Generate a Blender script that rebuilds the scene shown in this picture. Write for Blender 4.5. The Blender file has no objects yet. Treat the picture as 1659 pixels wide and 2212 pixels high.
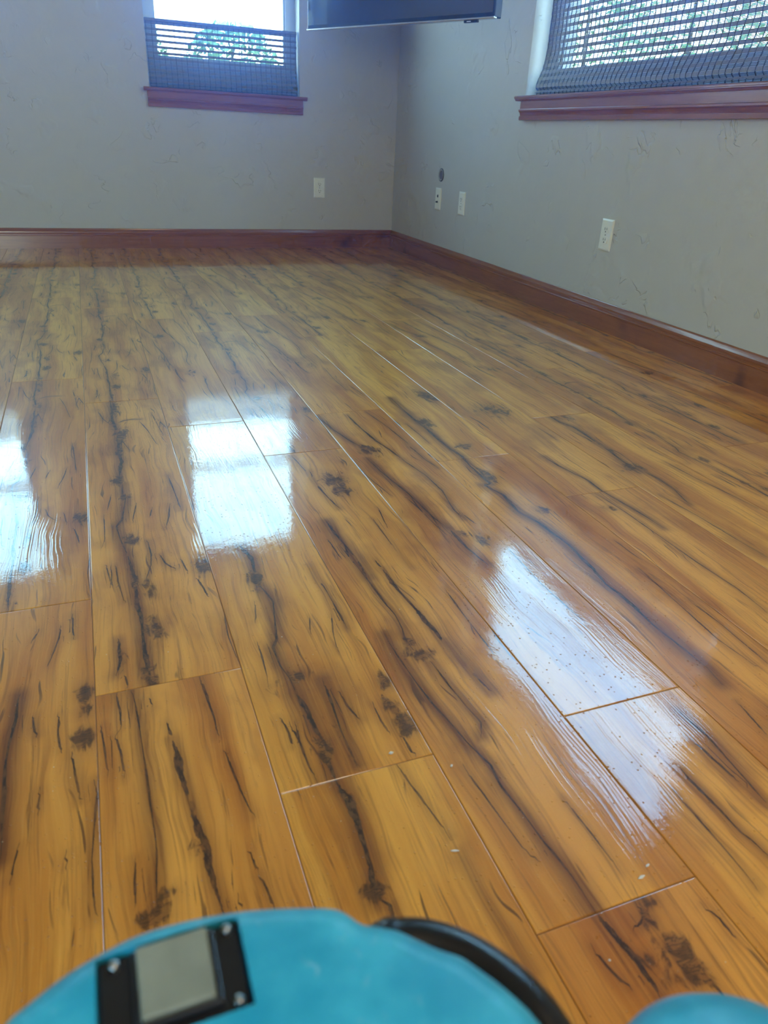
import bpy, bmesh, math, random
import numpy as np
from mathutils import Vector, Matrix

# ------------------------------------------------------------------ scene, camera, light
S = 0.662                      # metres per unit of the room survey (camera height)
sc = bpy.context.scene
COL = sc.collection
random.seed(7); rng = np.random.default_rng(5)

cam_d = bpy.data.cameras.new('camera'); cam = bpy.data.objects.new('camera', cam_d); COL.objects.link(cam)
cam_d.sensor_fit = 'VERTICAL'; cam_d.sensor_width = 36; cam_d.sensor_height = 36
cam_d.lens = 36 * 1561.24 / 2212
cam_d.clip_start = 0.02
r_ = Vector((0.93438135, -0.35339291, 0.04522107)); u_ = Vector((0.12487143, 0.44372068, 0.88742272)); f_ = Vector((0.33367443, 0.82354442, -0.458733))
M = Matrix((( r_.x, u_.x, -f_.x, 0), (r_.y, u_.y, -f_.y, 0), (r_.z, u_.z, -f_.z, S), (0, 0, 0, 1)))
cam.matrix_world = M
cam_d.dof.use_dof = True; cam_d.dof.focus_distance = 1.7; cam_d.dof.aperture_fstop = 7.5
sc.camera = cam

sc.view_settings.view_transform = 'Standard'; sc.view_settings.look = 'None'
sc.view_settings.exposure = 0.12; sc.view_settings.gamma = 1.0; sc.view_settings.use_curve_mapping = False
sc.cycles.use_denoising = True
sc.cycles.max_bounces = 5; sc.cycles.diffuse_bounces = 3; sc.cycles.glossy_bounces = 3; sc.cycles.volume_bounces = 0; sc.cycles.transparent_max_bounces = 12
sc.cycles.use_adaptive_sampling = True; sc.cycles.adaptive_threshold = .07; sc.cycles.adaptive_min_samples = 12
sc.cycles.sample_clamp_indirect = 12

# daylight: pale sky, whiter toward the horizon
world = bpy.data.worlds.new('sky'); sc.world = world; world.use_nodes = True
wn = world.node_tree.nodes; wl = world.node_tree.links; wn.clear()
tc = wn.new('ShaderNodeTexCoord'); sp = wn.new('ShaderNodeSeparateXYZ'); rp = wn.new('ShaderNodeValToRGB')
bg = wn.new('ShaderNodeBackground'); wo = wn.new('ShaderNodeOutputWorld')
wl.new(tc.outputs['Generated'], sp.inputs[0]); wl.new(sp.outputs['Z'], rp.inputs[0]); wl.new(rp.outputs[0], bg.inputs[0]); wl.new(bg.outputs[0], wo.inputs[0])
cr = rp.color_ramp
cr.elements[0].position = 0.0; cr.elements[0].color = (0.80, 0.95, 1.0, 1)
cr.elements[1].position = 0.95; cr.elements[1].color = (0.17, 0.44, 0.95, 1)
e = cr.elements.new(0.22); e.color = (0.46, 0.74, 1.0, 1)
e = cr.elements.new(0.5); e.color = (0.30, 0.66, 1.10, 1)
SKY = 14.0
bg.inputs[1].default_value = SKY

def area(name, loc, rot, sx, sy, energy, color=(1, 1, 1), portal=False):
    l = bpy.data.lights.new(name, 'AREA'); l.shape = 'RECTANGLE'; l.size = sx; l.size_y = sy
    l.energy = energy; l.color = color
    o = bpy.data.objects.new(name, l); o.location = loc; o.rotation_euler = rot; COL.objects.link(o)
    if portal: l.cycles.is_portal = True
    return o

XW, YW = 2.912 * S, 7.382 * S          # room faces of the right and the far wall
XL, YN = -3.6 * S, -3.4 * S            # left and near walls (behind the camera)
ZC = 3.75 * S                          # ceiling
WT = 0.34 * S                          # wall thickness
WINB = (0.64 * S, 1.955 * S); WINB2 = (-2.11 * S, -0.795 * S); WINR = (2.30 * S, 4.995 * S)
WZ = (1.30 * S, 3.49 * S)
FILL_NEAR = (-1.7, -.9)                    # unseen opening added behind the camera to let in fill daylight
FILL_LEFT = (-1.7, -.9)                    # unseen opening added in the left wall for more fill daylight
for wx in (WINB, WINB2):
    area('sky_portal', ((wx[0] + wx[1]) / 2, YW + WT + .02, (WZ[0] + WZ[1]) / 2), (-math.pi / 2, 0, 0), wx[1] - wx[0], WZ[1] - WZ[0], 1, portal=True)
area('sky_portal', (XW + WT + .02, (WINR[0] + WINR[1]) / 2, (WZ[0] + WZ[1]) / 2), (0, math.pi / 2, 0), WZ[1] - WZ[0], WINR[1] - WINR[0], 1, portal=True)
area('sky_portal', ((FILL_NEAR[0] + FILL_NEAR[1]) / 2, YN - WT - .02, 1.05), (math.pi / 2, 0, 0), FILL_NEAR[1] - FILL_NEAR[0], 2.1, 1, portal=True)

# warm fill light of the added lamp, unseen overhead behind the viewer
FILL_LAMP = area('warm_fill_light', (.7, -.7, ZC - .075), (0, 0, 0), .5, .5, 22, (1.0, .84, .66))

area('sky_portal', (XL - WT - .02, (FILL_LEFT[0] + FILL_LEFT[1]) / 2, (WZ[0] + WZ[1]) / 2), (0, -math.pi / 2, 0), WZ[1] - WZ[0], FILL_LEFT[1] - FILL_LEFT[0], 1, portal=True)

# ------------------------------------------------------------------ helpers
def link(name, me, mat=None, parent=None):
    o = bpy.data.objects.new(name, me); COL.objects.link(o)
    if mat is not None: me.materials.append(mat)
    if parent is not None: o.parent = parent
    return o
def tag(o, label=None, cat=None, group=None, kind=None):
    if label: o['label'] = label
    if cat: o['category'] = cat
    if group: o['group'] = group
    if kind: o['kind'] = kind
    return o
def empty(name, loc=(0, 0, 0), rot=(0, 0, 0)):
    o = bpy.data.objects.new(name, None); COL.objects.link(o); o.location = loc; o.rotation_euler = rot; o.empty_display_size = .05
    return o
def fin(name, bm, mat=None, parent=None, smooth=False, bevel=0, seg=2):
    bmesh.ops.recalc_face_normals(bm, faces=bm.faces)
    me = bpy.data.meshes.new(name); bm.to_mesh(me); bm.free()
    if smooth:
        for p in me.polygons: p.use_smooth = True
    o = link(name, me, mat, parent)
    if bevel:
        m = o.modifiers.new('bevel', 'BEVEL'); m.width = bevel; m.segments = seg; m.limit_method = 'ANGLE'; m.angle_limit = math.radians(40)
        m.harden_normals = False
    return o
def box(bm, a, b):
    vs = [bm.verts.new((x, y, z)) for x in (a[0], b[0]) for y in (a[1], b[1]) for z in (a[2], b[2])]
    for f in ((0, 1, 3, 2), (4, 6, 7, 5), (0, 4, 5, 1), (2, 3, 7, 6), (0, 2, 6, 4), (1, 5, 7, 3)): bm.faces.new([vs[i] for i in f])
def prism(bm, poly, axis, a, b):
    # poly: 2D points; axis 'x': (y,z), 'y': (x,z), 'z': (x,y)
    def P(p, t): return {'x': (t, p[0], p[1]), 'y': (p[0], t, p[1]), 'z': (p[0], p[1], t)}[axis]
    A = [bm.verts.new(P(p, a)) for p in poly]; B = [bm.verts.new(P(p, b)) for p in poly]
    n = len(poly); bm.faces.new(A); bm.faces.new(B[::-1])
    for i in range(n): bm.faces.new((A[i], A[(i + 1) % n], B[(i + 1) % n], B[i]))
def tube(bm, pts, r, n=10, cap=True):
    pts = [Vector(p) for p in pts]; rings = []; up = Vector((0, 0, 1))
    for i, p in enumerate(pts):
        t = (pts[min(i + 1, len(pts) - 1)] - pts[max(i - 1, 0)]).normalized()
        s = t.cross(up);
        if s.length < 1e-3: s = t.cross(Vector((1, 0, 0)))
        s.normalize(); q = s.cross(t).normalized()
        rr = r[i] if isinstance(r, (list, tuple)) else r
        rings.append([bm.verts.new(p + (s * math.cos(2 * math.pi * k / n) + q * math.sin(2 * math.pi * k / n)) * rr) for k in range(n)])
    for a, b in zip(rings, rings[1:]):
        for k in range(n): bm.faces.new((a[k], a[(k + 1) % n], b[(k + 1) % n], b[k]))
    if cap: bm.faces.new(rings[0][::-1]); bm.faces.new(rings[-1])
def lathe(bm, prof, n=24, axis='z', c=(0, 0, 0)):
    # prof: (radius, height)
    rings = []
    for r, h in prof:
        ring = []
        for k in range(n):
            a = 2 * math.pi * k / n; x, y = r * math.cos(a), r * math.sin(a)
            v = {'z': (x, y, h), 'x': (h, x, y), 'y': (x, h, y)}[axis]
            ring.append(bm.verts.new((v[0] + c[0], v[1] + c[1], v[2] + c[2])))
        rings.append(ring)
    for a, b in zip(rings, rings[1:]):
        for k in range(n): bm.faces.new((a[k], a[(k + 1) % n], b[(k + 1) % n], b[k]))
    bm.faces.new(rings[0][::-1]); bm.faces.new(rings[-1])
def smooth_path(pts, n=6):
    out = []; P = [Vector(p) for p in pts]
    for i in range(len(P) - 1):
        a, b, c, d = P[max(i - 1, 0)], P[i], P[i + 1], P[min(i + 2, len(P) - 1)]
        for k in range(n):
            t = k / n; out.append(.5 * ((2 * b) + (c - a) * t + (2 * a - 5 * b + 4 * c - d) * t * t + (3 * b - a - 3 * c + d) * t ** 3))
    out.append(P[-1]); return out

class NT:
    """tiny node helper"""
    def __init__(s, name):
        s.m = bpy.data.materials.new(name); s.m.use_nodes = True; s.t = s.m.node_tree; s.n = s.t.nodes; s.l = s.t.links
        s.bsdf = s.n['Principled BSDF']; s.out = s.n['Material Output']
    def new(s, t, **kw):
        n = s.n.new(t)
        for k, v in kw.items(): setattr(n, k, v)
        return n
    def put(s, sock, v):
        if isinstance(v, bpy.types.NodeSocket): s.l.new(v, sock)
        else: sock.default_value = v
    def math(s, op, a, b=0.0, c=0.0, clamp=False):
        n = s.new('ShaderNodeMath', operation=op, use_clamp=clamp); s.put(n.inputs[0], a); s.put(n.inputs[1], b); s.put(n.inputs[2], c); return n.outputs[0]
    def noise(s, vec, scale=1.0, detail=3, rough=.5, dist=0.0, dim='3D'):
        n = s.new('ShaderNodeTexNoise', noise_dimensions=dim); s.put(n.inputs['Vector'], vec); n.inputs['Scale'].default_value = scale
        n.inputs['Detail'].default_value = detail; n.inputs['Roughness'].default_value = rough; n.inputs['Distortion'].default_value = dist
        return n.outputs['Fac']
    def comb(s, x, y, z):
        n = s.new('ShaderNodeCombineXYZ'); s.put(n.inputs[0], x); s.put(n.inputs[1], y); s.put(n.inputs[2], z); return n.outputs[0]
    def ss(s, v, a, b):
        n = s.new('ShaderNodeMapRange', interpolation_type='SMOOTHSTEP'); s.put(n.inputs[0], v); s.put(n.inputs[1], a); s.put(n.inputs[2], b); return n.outputs[0]
    def mix(s, f, a, b, blend='MIX'):
        n = s.new('ShaderNodeMix', data_type='RGBA', blend_type=blend)
        s.put(n.inputs[0], f)
        for sock, v in ((n.inputs[6], a), (n.inputs[7], b)):
            if isinstance(v, tuple) and len(v) == 3: v = (*v, 1)
            s.put(sock, v)
        return n.outputs[2]
    def attr(s, name, out='Fac'):
        n = s.new('ShaderNodeAttribute', attribute_name=name); return n.outputs[out]
    def bump(s, h, strength=1.0, dist=.001, normal=None):
        n = s.new('ShaderNodeBump'); n.inputs['Strength'].default_value = strength; n.inputs['Distance'].default_value = dist; s.put(n.inputs['Height'], h)
        if normal is not None: s.l.new(normal, n.inputs['Normal'])
        return n.outputs[0]
def simple(name, col, rough=.5, metal=0, spec=.5, noise_amt=.06, scale=40, bump=0, coat=0, trans=0, sub=0):
    t = NT(name); tcn = t.new('ShaderNodeTexCoord'); nz = t.noise(tcn.outputs['Object'], scale, 3)
    lo = tuple(c * (1 - noise_amt) for c in col); hi = tuple(min(1, c * (1 + noise_amt)) for c in col)
    t.l.new(t.mix(nz, lo, hi), t.bsdf.inputs['Base Color'])
    t.bsdf.inputs['Roughness'].default_value = rough; t.bsdf.inputs['Metallic'].default_value = metal; t.bsdf.inputs['Specular IOR Level'].default_value = spec
    t.bsdf.inputs['Coat Weight'].default_value = coat; t.bsdf.inputs['Coat Roughness'].default_value = .08
    if bump: t.l.new(t.bump(t.noise(tcn.outputs['Object'], scale * 2, 4), .5, bump), t.bsdf.inputs['Normal'])
    return t.m

# ------------------------------------------------------------------ materials
def plaster():
    t = NT('trowelled_plaster'); pos = t.new('ShaderNodeNewGeometry').outputs['Position']
    w = t.new('ShaderNodeTexNoise'); t.l.new(pos, w.inputs['Vector']); w.inputs['Scale'].default_value = 3.0
    va = t.new('ShaderNodeVectorMath', operation='MULTIPLY_ADD'); t.l.new(w.outputs['Color'], va.inputs[0]); va.inputs[1].default_value = (.35, .35, .35); t.l.new(pos, va.inputs[2])
    v = va.outputs[0]
    n1 = t.noise(v, 5.5, 4, .55)
    ridge = t.math('ABSOLUTE', t.math('SUBTRACT', n1, .5)); line = t.math('SUBTRACT', 1.0, t.ss(ridge, .0, .012))
    patch = t.ss(t.noise(pos, 7.0, 2), .54, .64)
    line = t.math('MULTIPLY', line, patch)
    step = t.math('MULTIPLY', t.ss(n1, .49, .51), patch)
    n2 = t.noise(pos, 90, 3, .6); n3 = t.noise(v, 14, 3, .5)
    h = t.math('ADD', t.math('MULTIPLY', step, 1.0), t.math('MULTIPLY', n2, .10)); h = t.math('ADD', h, t.math('MULTIPLY', n3, .9)); h = t.math('SUBTRACT', h, t.math('MULTIPLY', line, .8))
    t.l.new(t.bump(h, .7, .0038), t.bsdf.inputs['Normal'])
    t.l.new(t.mix(n3, (.565, .54, .495), (.605, .58, .535)), t.bsdf.inputs['Base Color'])
    t.bsdf.inputs['Roughness'].default_value = .55; t.bsdf.inputs['Specular IOR Level'].default_value = .3
    return t.m
def mahogany():
    t = NT('stained_mahogany'); tcn = t.new('ShaderNodeTexCoord'); pos = tcn.outputs['Object']
    mp = t.new('ShaderNodeMapping'); t.l.new(pos, mp.inputs[0]); mp.inputs['Scale'].default_value = (1.2, 1.2, 14)
    g = t.noise(mp.outputs[0], 4, 5, .6, .6); b = t.noise(pos, 3.0, 3)
    c = t.mix(g, (.17, .048, .015), (.42, .155, .052)); c = t.mix(t.ss(b, .62, .75), c, (.06, .016, .008))
    t.l.new(c, t.bsdf.inputs['Base Color']); t.bsdf.inputs['Roughness'].default_value = .28; t.bsdf.inputs['Coat Weight'].default_value = .35; t.bsdf.inputs['Coat Roughness'].default_value = .12
    return t.m
MAT_WALL = plaster(); MAT_WOOD = mahogany()
MAT_CEIL = simple('ceiling_paint', (.50, .49, .46), .8, bump=.001)
MAT_PLATE = simple('ivory_plastic', (.88, .88, .82), .35, noise_amt=.03)
MAT_SLOT = simple('dark_slot', (.02, .02, .02), .6)
MAT_VINYL = simple('white_vinyl', (.62, .66, .70), .35, noise_amt=.03)
MAT_REED = simple('woven_reed', (.10, .085, .075), .55, noise_amt=.5, scale=160)
MAT_SLAT = simple('woven_slat', (.22, .20, .19), .5, noise_amt=.35, scale=90)
MAT_CORD = simple('shade_cord', (.05, .045, .045), .7)
MAT_BLACK = simple('black_plastic', (.018, .020, .024), .30, noise_amt=.2)
MAT_RUBBER = simple('black_rubber', (.010, .010, .011), .32)
MAT_SILVER = simple('silver_trim', (.62, .64, .66), .22, metal=1)
MAT_CHROME = simple('screw_steel', (.45, .45, .43), .28, metal=1)

def floor_mat():
    t = NT('handscraped_laminate')
    uv = t.new('ShaderNodeUVMap', uv_map='plank').outputs[0]
    s = t.new('ShaderNodeSeparateXYZ'); t.l.new(uv, s.inputs[0]); u, v = s.outputs[0], s.outputs[1]
    rnd = t.attr('plank_seed'); dec = t.attr('decor_seed')
    # gentle wandering of the grain
    wv = t.comb(t.math('MULTIPLY', u, 7.0), t.math('MULTIPLY', v, 2.6), dec)
    wand = t.math('SUBTRACT', t.noise(wv, 1.0, 3, .55), .5)
    uu = t.math('ADD', u, t.math('MULTIPLY', wand, .055))
    broad = t.noise(t.comb(t.math('MULTIPLY', uu, 16.0), t.math('MULTIPLY', v, 1.3), dec), 1.0, 3, .5)
    fine = t.noise(t.comb(t.math('MULTIPLY', uu, 210.0), t.math('MULTIPLY', v, 4.5), dec), 1.0, 5, .62)
    hair = t.noise(t.comb(t.math('MULTIPLY', uu, 800.0), t.math('MULTIPLY', v, 11.0), dec), 1.0, 3, .6)
    blot = t.noise(t.comb(t.math('MULTIPLY', u, 9.0), t.math('MULTIPLY', v, 4.5), t.math('ADD', dec, 9.3)), 1.0, 4, .55)
    col = t.mix(t.ss(broad, .36, .66), (.88, .395, .055), (.58, .200, .018))
    col = t.mix(t.math('MULTIPLY', t.ss(blot, .50, .72), .55), col, (.32, .092, .010))
    col = t.mix(t.math('MULTIPLY', t.ss(fine, .48, .70), .42), col, (.19, .056, .008))
    col = t.mix(t.math('MULTIPLY', t.ss(hair, .50, .72), .30), col, (.92, .45, .10))
    col = t.mix(t.math('MULTIPLY', t.ss(t.noise(t.comb(t.math('MULTIPLY', uu, 75.0), t.math('MULTIPLY', v, 4.0), t.math('ADD', dec, 3.7)), 1.0, 5, .65), .61, .70), .58), col, (.11, .038, .009))
    # thin dark checks that follow the grain
    tick = t.noise(t.comb(t.math('MULTIPLY', t.math('ADD', uu, t.math('MULTIPLY', wand, .05)), 150.0), t.math('MULTIPLY', v, 7.5), t.math('ADD', dec, 21.0)), 1.0, 2, .5)
    gate = t.ss(t.noise(t.comb(t.math('MULTIPLY', u, 20.0), t.math('MULTIPLY', v, 5.0), t.math('ADD', dec, 5.0)), 1.0, 2), .40, .62)
    checks = t.math('MULTIPLY', t.ss(tick, .665, .70), gate)
    col = t.mix(t.math('MULTIPLY', checks, .75), col, (.075, .032, .012))
    # traced splits, their brown halo and the knots
    soft = t.attr('halo'); rough_n = t.noise(t.comb(t.math('MULTIPLY', u, 150.0), t.math('MULTIPLY', v, 60.0), dec), 1.0, 4, .65)
    halo = t.math('MULTIPLY', soft, t.math('ADD', .35, t.math('MULTIPLY', fine, 1.1)), clamp=True)
    col = t.mix(halo, col, (.19, .060, .011))
    cv = t.attr('split_offset'); cw_ = t.attr('split_presence')
    edge = t.math('ADD', .55, t.math('MULTIPLY', t.math('SUBTRACT', rough_n, .35), 2.4))
    d = t.math('ABSOLUTE', t.math('ADD', cv, t.math('MULTIPLY', t.math('SUBTRACT', t.noise(t.comb(t.math('MULTIPLY', u, 40.0), t.math('MULTIPLY', v, 45.0), dec), 1.0, 3), .5), 1.3)))
    crack = t.math('SUBTRACT', 1.0, t.ss(t.math('SUBTRACT', d, edge), -.10, .22)); crack = t.math('MULTIPLY', crack, t.ss(cw_, .35, .75))
    crack = t.math('MULTIPLY', crack, t.math('ADD', .78, t.math('MULTIPLY', t.ss(t.noise(t.comb(t.math('MULTIPLY', u, 12.0), t.math('MULTIPLY', v, 22.0), t.math('ADD', dec, 13.0)), 1.0, 3), .38, .52), .22)))
    inner = t.mix(t.ss(rough_n, .45, .62), (.038, .017, .009), (.15, .062, .020))
    col = t.mix(t.math('MULTIPLY', crack, .93), col, inner)
    kn = t.attr('knot'); swirl = t.new('ShaderNodeTexWave', wave_type='RINGS', rings_direction='SPHERICAL')
    kv = t.comb(t.math('MULTIPLY', u, 45.0), t.math('MULTIPLY', v, 30.0), dec); t.l.new(kv, swirl.inputs[0])
    swirl.inputs['Scale'].default_value = .35; swirl.inputs['Distortion'].default_value = 14; swirl.inputs['Detail'].default_value = 4; swirl.inputs['Detail Scale'].default_value = 1.6
    kn1 = t.noise(t.comb(t.math('MULTIPLY', u, 70.0), t.math('MULTIPLY', v, 26.0), t.math('ADD', dec, 17.0)), 1.0, 5, .62, .8)
    kmask = t.math('MULTIPLY', t.ss(t.math('ADD', kn, t.math('MULTIPLY', t.math('SUBTRACT', kn1, .5), 2.0)), .38, .74), .85)
    kmask = t.math('MULTIPLY', kmask, t.ss(kn, .05, .25))
    lines = t.math('ABSOLUTE', t.math('SUBTRACT', t.noise(t.comb(t.math('MULTIPLY', u, 48.0), t.math('MULTIPLY', v, 150.0), t.math('ADD', dec, 2.0)), 1.0, 3, .6, 1.2), .5))
    lines = t.math('SUBTRACT', 1.0, t.ss(lines, .015, .06))
    kcol = t.mix(t.ss(swirl.outputs['Fac'], .3, .8), (.11, .042, .012), (.27, .105, .020))
    kcol = t.mix(t.math('MULTIPLY', lines, .8), kcol, (.028, .013, .007))
    col = t.mix(kmask, col, kcol)
    # white specks: stray dust, and glints of the nibs painted into the colour
    dv = t.new('ShaderNodeTexVoronoi'); t.l.new(t.new('ShaderNodeNewGeometry').outputs['Position'], dv.inputs['Vector']); dv.inputs['Scale'].default_value = 62
    ds = t.new('ShaderNodeSeparateColor'); t.l.new(dv.outputs['Color'], ds.inputs[0])
    dust_glints = t.math('MULTIPLY', t.math('SUBTRACT', 1.0, t.ss(t.math('DIVIDE', dv.outputs['Distance'], t.math('ADD', .4, ds.outputs[1])), .030, .050)), t.ss(ds.outputs[0], .84, .86))
    col = t.mix(t.math('MULTIPLY', dust_glints, .8), col, (.75, .72, .66))
    # every board a touch different
    tint = t.math('ADD', .94, t.math('MULTIPLY', rnd, .11))
    col = t.mix(1.0, col, t.comb(tint, t.math('MULTIPLY', tint, tint), tint), 'MULTIPLY')
    # machined edge of each board
    col = t.mix(t.attr('board_edge'), col, (.22, .09, .025))
    t.l.new(col, t.bsdf.inputs['Base Color'])
    t.bsdf.inputs['Roughness'].default_value = .42; t.bsdf.inputs['Specular IOR Level'].default_value = .25
    t.bsdf.inputs['Coat Weight'].default_value = 1.0; t.bsdf.inputs['Coat Roughness'].default_value = .045; t.bsdf.inputs['Coat IOR'].default_value = 1.5
    # embossed lacquer: long ridges in patches, pin-point dust nibs, slow waviness
    pos = t.new('ShaderNodeNewGeometry').outputs['Position']
    ridge = t.noise(t.comb(t.math('MULTIPLY', uu, 330.0), t.math('MULTIPLY', v, 2.6), dec), 1.0, 2, .4)
    rp_ = t.ss(t.noise(t.comb(t.math('MULTIPLY', u, 12.0), t.math('MULTIPLY', v, 3.0), t.math('ADD', dec, 2.0)), 1.0, 2), .42, .66)
    vor = t.new('ShaderNodeTexVoronoi'); t.l.new(pos, vor.inputs['Vector']); vor.inputs['Scale'].default_value = 150
    nib = t.math('SUBTRACT', 1.0, t.ss(vor.outputs['Distance'], .04, .20))
    sel = t.new('ShaderNodeSeparateColor'); t.l.new(vor.outputs['Color'], sel.inputs[0]); nib = t.math('MULTIPLY', nib, t.ss(sel.outputs[0], .62, .66))
    slow = t.noise(pos, 30, 2, .5); mid = t.noise(pos, 260, 2, .5)
    h = t.math('ADD', t.math('MULTIPLY', t.math('MULTIPLY', ridge, rp_), .10), t.math('MULTIPLY', nib, .40))
    h = t.math('ADD', h, t.math('MULTIPLY', mid, .020)); h = t.math('ADD', h, t.math('MULTIPLY', slow, .06))
    nrm = t.bump(h, 1.0, .0022)
    t.l.new(nrm, t.bsdf.inputs['Coat Normal']); t.l.new(nrm, t.bsdf.inputs['Normal'])
    return t.m
MAT_FLOOR = floor_mat()

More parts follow.
